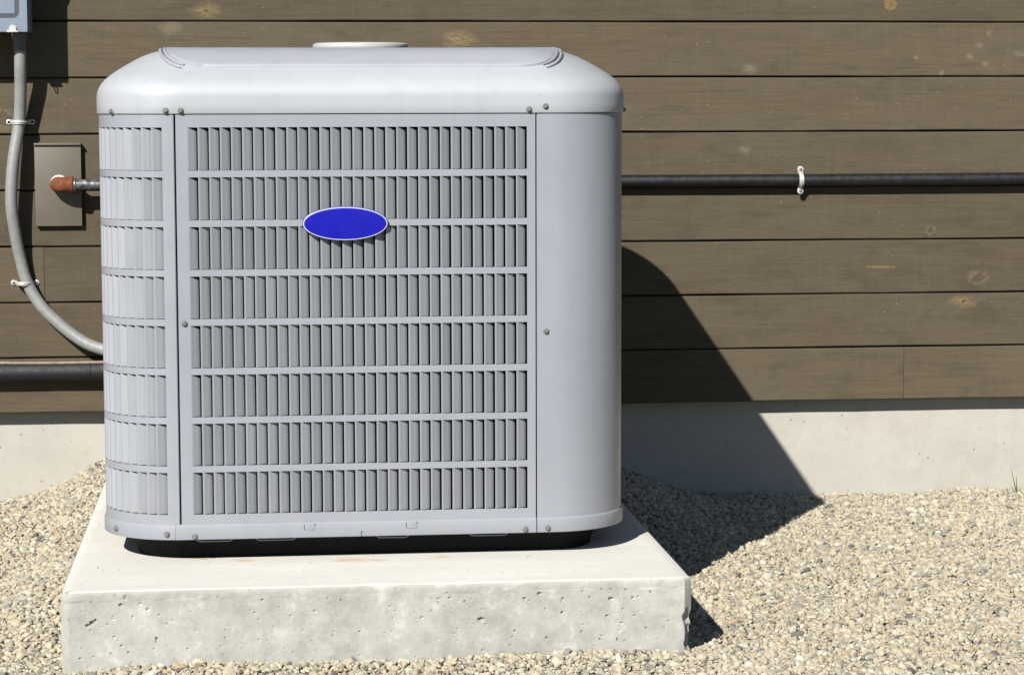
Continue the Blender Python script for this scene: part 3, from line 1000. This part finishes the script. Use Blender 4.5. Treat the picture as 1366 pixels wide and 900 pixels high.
# screws
def screw_me():
    b = MB()
    b.lathe([(0.0052, 0.0), (0.0052, 0.0009), (0.0046, 0.0014)], 18)
    b.lathe([(0.0034, 0.0012), (0.0034, 0.0040), (0.0028, 0.0046)], 6)
    return b.me('screw', M['screw'], 30)
SCR = screw_me()
def s_of_x(x): return x - CX
for (s, z, off) in [(s_of_x(-0.1473), .8613, .003), (s_of_x(-0.1227), .8613, .003), (-0.438, .860, .003), (s_of_x(0.4596), .8620, .003), (s_of_x(0.4876), .867, .003), (0.520, .8605, .003),
                    (s_of_x(-0.1566), .1498, .0034), (s_of_x(-0.1102), .1452, .004), (-0.446, .152, .0034), (s_of_x(0.4519), .1462, .004), (s_of_x(0.4907), .1475, .0034), (0.57, .152, .0034),
                    (s_of_x(-0.1221), .5063, .0002), (s_of_x(0.4885), .486, .0002)]:
    x, y, a = path(s, off)
    o = bpy.data.objects.new('screw', SCR); COL.objects.link(o); o.parent = ac
    o.matrix_local = Matrix.Translation((x, y, z - Z0)) @ Matrix.Rotation(a + pi / 2, 4, 'Z') @ Matrix.Rotation(pi / 2, 4, 'X') @ Matrix.Rotation(random.uniform(0, 1), 4, 'Z')

# badge: plain blue oval with white line
bmx = Matrix.Translation((0.1483 - CX, -(H + 0.0005), 0.6722 - Z0)) @ Matrix.Rotation(pi / 2, 4, 'X')
A_, B_ = 0.0722, 0.0292
def oval(prof, name, mat):
    b = MB()
    n = 96; V = []; F = []
    for (ins, h) in prof:
        for k in range(n):
            th = 2 * pi * k / n
            V.append(bmx @ Vector(((A_ - ins) * cos(th), (B_ - ins) * sin(th), h)))
    for i in range(len(prof) - 1):
        for k in range(n): F.append((i * n + k, i * n + (k + 1) % n, (i + 1) * n + (k + 1) % n, (i + 1) * n + k))
    F.append(tuple((len(prof) - 1) * n + k for k in range(n)))
    b.add(V, F)
    return b.obj(name, mat, ac, 35)
oval([(0.001, -0.001), (0.0, 0.0025), (0.0003, 0.006), (0.0012, 0.0074), (0.0022, 0.0078)], 'badge_rim', M['badge_rim'])
oval([(0.0016, 0.0070), (0.0018, 0.0084), (0.0034, 0.0084)], 'badge_line', M['badge_ring'])
oval([(0.0030, 0.0080), (0.0032, 0.0088), (0.006, 0.0090)], 'badge_face', M['badge_face'])

# ------------------------------------------------------------------ black pipe on the right with its strap
bp = tag(empty('black_pipe', (1.22, 5.35, 0.695)), 'thin black pipe strapped along the boards right of the cooling unit', 'pipe')
pts = spline([(0.42, 4.93, 0.69), (0.44, 5.05, 0.69), (0.50, 5.22, 0.692), (0.60, 5.31, 0.695), (0.70, 5.329, 0.6965)], 8) + [Vector((x, 5.330 + 0.0006 * sin(x * 3), 0.6967 + 0.0004 * sin(x * 4))) for x in np.linspace(0.78, 5.4, 60)]
MB().tube([p - Vector((1.22, 5.35, 0.695)) for p in pts], 0.0139, 24).obj('pipe', M['blackpipe'], bp, 50)
def pipe_strap(parent, c, r, w, horizontal_pipe=True, foot=0.012, holes=True):
    """two-hole strap: c on the pipe axis (local), the board lies at +y by its gap"""
    gap = c[3]
    prof = []
    L = r + foot
    sh_ = gap - 0.003 if gap > 0.006 else gap * 0.5
    prof.append((L, gap)); prof.append((r + 0.004, gap)); prof.append((r + 0.0014, sh_))
    for k in range(13):
        a = pi * k / 12
        prof.append(((r + 0.0012) * cos(a), -(r + 0.0012) * sin(a)))
    prof.append((-r - 0.0014, sh_)); prof.append((-r - 0.004, gap)); prof.append((-L, gap))
    V = []; F = []
    n = len(prof)
    wd = [w / 2 * (0.80 if 0 < i < n - 1 else 0.45) for i in range(n)]
    wd[1] = wd[-2] = w / 2
    for lay in (0, 1):
        for i, (u, d) in enumerate(prof):
            g_ = 0.0016 * lay
            k = 1 + g_ / max(0.004, hypot(u, d)) if 2 < i < n - 3 else 1
            uu, ddp = (u * k, d * k) if 2 < i < n - 3 else (u + (g_ * (1 if u > 0 else -1) if i in (2, n - 3) else 0), d - g_)
            for sgn in (-1, 1):
                if horizontal_pipe: V.append((c[0] + sgn * wd[i], c[1] + ddp, c[2] + uu))
                else: V.append((c[0] + uu, c[1] + ddp, c[2] + sgn * wd[i]))
    for lay in (0, 1):
        for i in range(n - 1):
            b = lay * 2 * n + i * 2
            F.append((b, b + 1, b + 3, b + 2))
    for i in range(n - 1):
        for e in (0, 1):
            b = i * 2 + e
            F.append((b, b + 2, 2 * n + b + 2, 2 * n + b))
    F.append((0, 1, 2 * n + 1, 2 * n)); F.append((2 * n - 2, 2 * n - 1, 4 * n - 1, 4 * n - 2))
    st = MB().add(V, F)
    # raised rib down the middle and round ends
    rib = []
    for i, (u, d) in enumerate(prof[2:-2]):
        k = 1 + 0.0020 / max(0.004, hypot(u, d))
        rib.append((c[0], c[1] + d * k, c[2] + u * k) if horizontal_pipe else (c[0] + u * k, c[1] + d * k, c[2]))
    st.tube(rib, w * 0.13, 8)
    o = st.obj('strap', M['strap'], parent, 35)
    for sg in (-1, 1):
        u = sg * (r + foot * 0.72)
        p = (c[0], c[1] + gap - 0.0006, c[2] + u) if horizontal_pipe else (c[0] + u, c[1] + gap - 0.0006, c[2])
        T = Matrix.Translation(p) @ Matrix.Rotation(pi / 2, 4, 'X')
        MB().lathe([(w * 0.56, 0.0), (w * 0.56, 0.0018), (w * 0.5, 0.0022)], 18, T).obj('strap_ear', M['strap'], o, 35)
        if holes == 'dark':
            MB().lathe([(0.0030, 0.0018), (0.0030, 0.0026)], 14, T).obj('screw', M['dark'], o, 35)
        else:
            MB().lathe([(0.0034, 0.002), (0.0034, 0.0036), (0.0022, 0.0046)], 14, T).obj('screw', M['screw'], o, 35)
    return o
pipe_strap(bp, (0.0035, -0.020, 0.0015, 0.001), 0.0139, 0.0125, True, 0.0145)
for sg in (-1, 1): MB().tube([(0.0035, -0.0185, 0.0015 + sg * 0.0245), (0.0035, 0.0, 0.0015 + sg * 0.0245)], 0.0028, 10).obj('standoff', M['steel'], bp, 40)

# ------------------------------------------------------------------ thick black drain pipe low on the left
dp = tag(empty('drain_pipe', (-0.5, 5.327, 0.286)), 'thick black pipe lying against the lowest boards at lower left', 'pipe')
xs = list(np.linspace(-3.8, 0.2, 90))
dpts = [Vector((x + 0.5, 0.001 * sin(x * 8), 0.0006 * sin(x * 6 + 1))) for x in xs]
MB().tube(dpts, [0.0212 + 0.0004 * sin(x * 19) for x in xs], 28).obj('pipe', M['drain'], dp, 50)
tv = []; tf = []  # thin tan strip added along the top to stand for the sun highlight
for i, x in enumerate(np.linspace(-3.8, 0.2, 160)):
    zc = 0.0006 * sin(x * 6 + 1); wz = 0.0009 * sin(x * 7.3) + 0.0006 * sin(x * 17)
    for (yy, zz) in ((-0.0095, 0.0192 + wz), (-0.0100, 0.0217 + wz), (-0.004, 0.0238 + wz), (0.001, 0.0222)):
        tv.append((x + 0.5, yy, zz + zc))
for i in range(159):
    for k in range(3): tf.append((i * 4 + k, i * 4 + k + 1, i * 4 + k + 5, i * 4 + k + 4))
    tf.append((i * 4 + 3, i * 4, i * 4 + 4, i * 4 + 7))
MB().add(tv, tf).obj('highlight_strip', M['highlight'], dp, 40)
pp = (-0.368 + 0.5, 0, 0)
MB().torus((0.133, 0, 0), 0.0213, 0.0007, Matrix.Rotation(pi / 2, 4, 'Y'), 32, 6).obj('joint_ring', M['dark'], dp, 40)

# ------------------------------------------------------------------ cover plate with the steel gas pipe
cp = tag(empty('cover_plate', (-0.4307, 5.35, 0.695)), 'tall brown cover plate on the boards, left of the cooling unit', 'cover plate')
MB().box((-0.0500, -0.015, -0.0895), (0.0505, 0.0, 0.0885), 0.0012).obj('face', M['cover'], cp, 30)
MB().box((-0.0505, -0.0205, 0.0872), (0.0512, 0.0, 0.0918), 0.0008).obj('lip', M['cover'], cp, 30)

gp = tag(empty('steel_pipe', (-0.43, 5.335, 0.697)), 'short steel pipe with rusty elbow coming out of the brown cover plate', 'pipe')
YP = -0.037
el = []
for k in range(9):
    a = pi / 2 * k / 8
    el.append((0.0 + 0.018 * (1 - cos(a)), 0.002 - 0.021 - 0.018 * sin(a), 0.0))
el = [(0.0, 0.002, 0)] + el + [(0.034, YP, 0)]
MB().tube(el, [0.0170] * 10 + [0.0170]).obj('elbow', M['rust'], gp, 50)
MB().tube([(0.026, YP, 0), (0.0265, YP, 0), (0.0345, YP, 0), (0.035, YP, 0)], [0.0165, 0.0188, 0.0188, 0.0165], 24).obj('collar', M['rust'], gp, 40)
MB().tube([(0.033, YP, 0), (0.0395, YP, 0), (0.042, YP, 0)], [0.0145, 0.0145, 0.0122], 20).obj('thread', M['steel'], gp, 40)
gpts = [(0.038, YP, 0), (0.2, YP, 0), (0.30, YP, 0)] + [tuple(p) for p in spline([(0.33, YP, 0), (0.38, YP - 0.02, -0.003), (0.41, -0.10, -.01), (0.42, -0.36, -.01)], 6)]
MB().tube(gpts, 0.0120, 22).obj('pipe', M['gaspipe'], gp, 50)
MB().lathe([(0.0195, 0.0), (0.0193, 0.0020), (0.0170, 0.0032)], 28, Matrix.Translation((0.0015, 0, 0.0010)) @ Matrix.Rotation(pi / 2, 4, 'X')).obj('caulk_ring', M['caulk'], gp, 40)

# ------------------------------------------------------------------ electrical box
EB = (-0.60, 5.35, 1.024)
eb = tag(empty('electrical_box', EB), 'pale grey electrical disconnect box cut off at the top left corner', 'electrical box')
XR = -0.4785 + 0.60
MB().box((-0.11, -0.118, 0.002), (XR - 0.001, -0.004, 0.36), 0.003).obj('body', M['box'], eb, 30)
def frame_plate():
    b = MB()
    b.box((-0.112, -0.1315, 0.0), (XR, -0.1185, 0.362), 0.0022)
    return b.obj('door', M['box'], eb, 30)
frame_plate()
def rr_ring(x0, x1, z0, z1, r0, wdt, y, name, mat, proud):
    """rounded-rectangle groove strip"""
    def loop(x0, x1, z0, z1, r):
        out = []
        for (cx_, cz_, a0) in ((x1 - r, z0 + r, -pi / 2), (x1 - r, z1 - r, 0), (x0 + r, z1 - r, pi / 2), (x0 + r, z0 + r, pi)):
            for k in range(9):
                a = a0 + pi / 2 * k / 8
                out.append((cx_ + r * cos(a), cz_ + r * sin(a)))
        return out
    o1 = loop(x0, x1, z0, z1, r0); o2 = loop(x0 + wdt, x1 - wdt, z0 + wdt, z1 - wdt, max(0.002, r0 - wdt))
    n = len(o1); V = []
    for lp_, yy in ((o1, y), (o1, y - proud), (o2, y - proud), (o2, y)):
        V += [(a, yy, b) for a, b in lp_]
    F = []
    for j in range(3):
        for i in range(n): F.append((j * n + i, j * n + (i + 1) % n, (j + 1) * n + (i + 1) % n, (j + 1) * n + i))
    MB().add(V, F).obj(name, mat, eb, 30)
# sunk panel: dark groove, lighter raised inner plate
px_r, pz_b = XR - 0.0170, 0.0300
rr_ring(-0.095, px_r + .0000, pz_b - .0000 , 0.345, 0.014, 0.0090, -0.1316, 'groove', M['boxdark'], 0.0004)
MB().box((-0.083, -0.1332, pz_b + 0.0088), (px_r - 0.0088, -0.1312, 0.333), 0.0006).obj('raised_panel', M['box'], eb, 30)
kb = MB()
cx_ = -0.5085 + 0.60
kb.tube([(cx_ - 0.0005, -0.138, 0.0075), (cx_ - 0.0005, -0.128, 0.0075)], 0.0075, 18)
kb.box((cx_ - 0.0125, -0.141, -0.0005), (cx_ + 0.0115, -0.1315, 0.0035), 0.0008)
kb.obj('clasp', M['strap'], eb, 35)
MB().torus((cx_ - 0.001, -0.136, -0.008), 0.0075, 0.0013, Matrix.Rotation(pi / 2, 4, 'Y'), 20, 8).obj('wire_seal', M['blackwire'], eb, 40)
MB().torus((XR + 0.012, -0.09, 0.148), 0.014, 0.0028, Matrix.Rotation(pi / 2, 4, 'X') , 24, 8).obj('shackle', M['steel'], eb, 40)
MB().box((XR - 0.002, -0.098, 0.135), (XR + 0.008, -0.082, 0.165), 0.001).obj('hasp', M['steel'], eb, 30)

# ------------------------------------------------------------------ flexible conduit
fc = tag(empty('flexible_conduit', (-0.51, 5.35, 0.9)), 'grey ribbed flexible conduit curving from the electrical box down behind the unit', 'conduit')
CP = [(-0.5020, 5.285, 1.030), (-0.5010, 5.285, 1.000), (-0.5020, 5.288, 0.955), (-0.5040, 5.302, 0.900), (-0.5095, 5.314, 0.8328), (-0.5240, 5.306, 0.742), (-0.5295, 5.306, 0.660), (-0.5240, 5.318, 0.594),
      (-0.5150, 5.330, 0.536), (-0.5010, 5.333, 0.4812), (-0.4699, 5.329, 0.4282), (-0.4185, 5.320, 0.3790), (-0.3740, 5.310, 0.3490), (-0.3300, 5.296, 0.3345), (-0.27, 5.25, 0.325), (-0.22, 5.15, 0.32), (-0.20, 4.93, 0.32)]
q = resample(spline(CP, 24), 0.0011)
q = [p - Vector((-0.51, 5.35, 0.9)) for p in q]
rs = [0.0131 + (0.00020 if (i % 4) in (1, 2) else -0.00008) for i in range(len(q))]
MB().tube(q, rs, 20).obj('tube', M['conduit'], fc, 70)
cc = Vector((-0.5018, 5.285, 0)) - Vector((-0.51, 5.35, 0))
MB().lathe([(0.0175, 0.100), (0.0175, 0.124)], 8, Matrix.Translation((cc.x, cc.y, 0.0))).obj('connector_nut', M['connector'], fc, 30)
MB().lathe([(0.0145, 0.086), (0.0155, 0.088), (0.0155, 0.101)], 24, Matrix.Translation((cc.x, cc.y, 0.0))).obj('connector_sleeve', M['connector'], fc, 30)
pipe_strap(fc, (-0.5095 + 0.51, 5.314 - 5.35, 0.8328 - 0.9, 0.0355), 0.0134, 0.0105, False, 0.0165, 'dark')
pipe_strap(fc, (-0.5075 + 0.51, 5.333 - 5.35, 0.4812 - 0.9, 0.0165), 0.0150, 0.0105, False, 0.014)

# ------------------------------------------------------------------ grass sprig
gt = MB()
for (dx, dy, ht, lx, ly) in ((0.0, 0, 0.062, -0.013, 0.004), (0.002, 0.003, 0.045, -0.001, 0.0), (-0.002, -0.002, 0.020, -0.014, -.006), (0.003, 0, 0.017, 0.013, 0.004)):
    V = []; F = []
    for k in range(7):
        t = k / 6; wd = 0.0014 * (1 - t) ** 0.7 + 0.0001
        x = dx + lx * t ** 1.3; y = dy + ly * t; z = -0.008 + ht * t
        V += [(x - wd, y, z), (x, y - 0.0006, z), (x + wd, y, z), (x, y + 0.0006, z)]
    for k in range(6):
        for e in range(4): F.append((k * 4 + e, k * 4 + (e + 1) % 4, (k + 1) * 4 + (e + 1) % 4, (k + 1) * 4 + e))
    gt.add(V, F)
go = gt.obj('grass_sprig', M['grass'], None, 40, (1.7385, 5.33, -0.022))
tag(go, 'tiny green grass sprig growing against the foundation at the right edge', 'grass sprig')

# ------------------------------------------------------------------ gravel
def build_gravel():
    tmpl = bpy.data.collections.new('gravel_stone_shapes')
    for k in range(14):
        bm = bmesh.new()
        bmesh.ops.create_icosphere(bm, subdivisions=2, radius=1.0)
        r = random.Random(k * 13 + 5)
        ax = (1.0, r.uniform(0.65, 0.95), r.uniform(0.42, 0.72))
        # crushed look: flatten against random planes
        planes = [(Vector((r.gauss(0, 1), r.gauss(0, 1), r.gauss(0, 1))).normalized(), r.uniform(0.55, 0.85)) for _ in range(9)]
        for v in bm.verts:
            for (nrm, d) in planes:
                t = v.co.dot(nrm)
                if t > d: v.co -= nrm * (t - d)
            v.co *= 1 + r.uniform(-0.05, 0.05)
            v.co = Vector((v.co.x * ax[0], v.co.y * ax[1], v.co.z * ax[2]))
        me = bpy.data.meshes.new('gravel_stone'); bm.to_mesh(me); bm.free()
        me.materials.append(M['stone'])
        me.shade_smooth(); me.set_sharp_from_angle(angle=radians(28))
        tmpl.objects.link(bpy.data.objects.new('gravel_stone', me))
    # jittered grid of places, two layers
    P = []
    x0, x1, y0, y1 = -1.05, 2.45, 3.38, 5.388
    for lay, st in ((0, 0.0076), (1, 0.0094)):
        gx, gy = np.meshgrid(np.arange(x0, x1, st), np.arange(y0, y1, st))
        gx = gx.ravel() + rng.uniform(-0.55, 0.55, gx.size) * st; gy = gy.ravel() + rng.uniform(-0.55, 0.55, gy.size) * st
        sz = np.clip(rng.lognormal(math.log(0.0046), 0.34, gx.size), 0.003, 0.0125) * (1.0 if lay == 0 else 1.12)
        zz = gheight(gx, gy) + (0.0 if lay == 0 else 0.0035) + rng.uniform(-0.0015, 0.0015, gx.size)
        P.append(np.stack([gx, gy, zz, sz], 1))
    # stones thrown proud of the rest, here and there
    nb = 900
    bx = rng.uniform(x0, x1, nb); by = rng.uniform(y0, y1, nb)
    P.append(np.stack([bx, by, gheight(bx, by) + 0.006, rng.uniform(0.007, 0.0125, nb)], 1))
    P = np.concatenate(P)
    crumbs = np.array([(x, y, 0.0993, r) for x, y, r in ((-0.272, 4.02, .0024), (-0.262, 3.995, .0017), (-0.225, 4.25, .002), (0.07, 3.965, .0016), (0.343, 3.93, .0018), (0.30, 4.0, .0013), (-0.02, 3.90, .0015), (0.55, 3.99, .0014), (0.60, 3.86, .0013), (-0.29, 3.88, .0016), (0.455, 4.03, .0013))])
    pad = (P[:, 0] > -0.319 + 0.006 - P[:, 3]) & (P[:, 0] < 0.703 + P[:, 3] * .7 - .0) & (P[:, 1] > 3.82 - P[:, 3] * 0.8) & (P[:, 1] < 4.99 + P[:, 3])
    P = np.concatenate([P[~pad & (P[:, 1] < 5.392 - P[:, 3] * 0.5)], crumbs])
    n = len(P)
    me = bpy.data.meshes.new('gravel')
    me.vertices.add(n)
    me.vertices.foreach_set('co', P[:, :3].astype(np.float32).ravel())
    a = me.attributes.new('stone_size', 'FLOAT', 'POINT'); a.data.foreach_set('value', P[:, 3].astype(np.float32))
    rot = np.stack([rng.normal(0, 0.45, n), rng.normal(0, 0.45, n), rng.uniform(0, 2 * pi, n)], 1).astype(np.float32)
    a = me.attributes.new('stone_turn', 'FLOAT_VECTOR', 'POINT'); a.data.foreach_set('vector', rot.ravel())
    a = me.attributes.new('stone_kind', 'INT', 'POINT'); a.data.foreach_set('value', rng.integers(0, 14, n).astype(np.int32))
    me.update()
    o = link('gravel', me)
    ng = bpy.data.node_groups.new('gravel_scatter', 'GeometryNodeTree')
    ng.interface.new_socket('Geometry', in_out='INPUT', socket_type='NodeSocketGeometry')
    ng.interface.new_socket('Geometry', in_out='OUTPUT', socket_type='NodeSocketGeometry')
    N = ng.nodes; L = ng.links
    gi = N.new('NodeGroupInput'); g_o = N.new('NodeGroupOutput')
    ci = N.new('GeometryNodeCollectionInfo'); ci.inputs['Collection'].default_value = tmpl
    ci.inputs['Separate Children'].default_value = True; ci.inputs['Reset Children'].default_value = True
    ip = N.new('GeometryNodeInstanceOnPoints')
    ip.inputs['Pick Instance'].default_value = True
    def attr(name, t):
        x = N.new('GeometryNodeInputNamedAttribute'); x.data_type = t; x.inputs['Name'].default_value = name
        return x.outputs['Attribute']
    L.new(gi.outputs[0], ip.inputs['Points'])
    L.new(ci.outputs[0], ip.inputs['Instance'])
    L.new(attr('stone_kind', 'INT'), ip.inputs['Instance Index'])
    e2r = N.new('FunctionNodeEulerToRotation'); L.new(attr('stone_turn', 'FLOAT_VECTOR'), e2r.inputs[0])
    L.new(e2r.outputs[0], ip.inputs['Rotation'])
    L.new(attr('stone_size', 'FLOAT'), ip.inputs['Scale'])
    L.new(ip.outputs[0], g_o.inputs[0])
    md = o.modifiers.new('scatter', 'NODES'); md.node_group = ng
    o['kind'] = 'stuff'
    o['label'] = 'cream and grey crushed gravel spread round the concrete pad'
    print('gravel stones', n)
build_gravel()
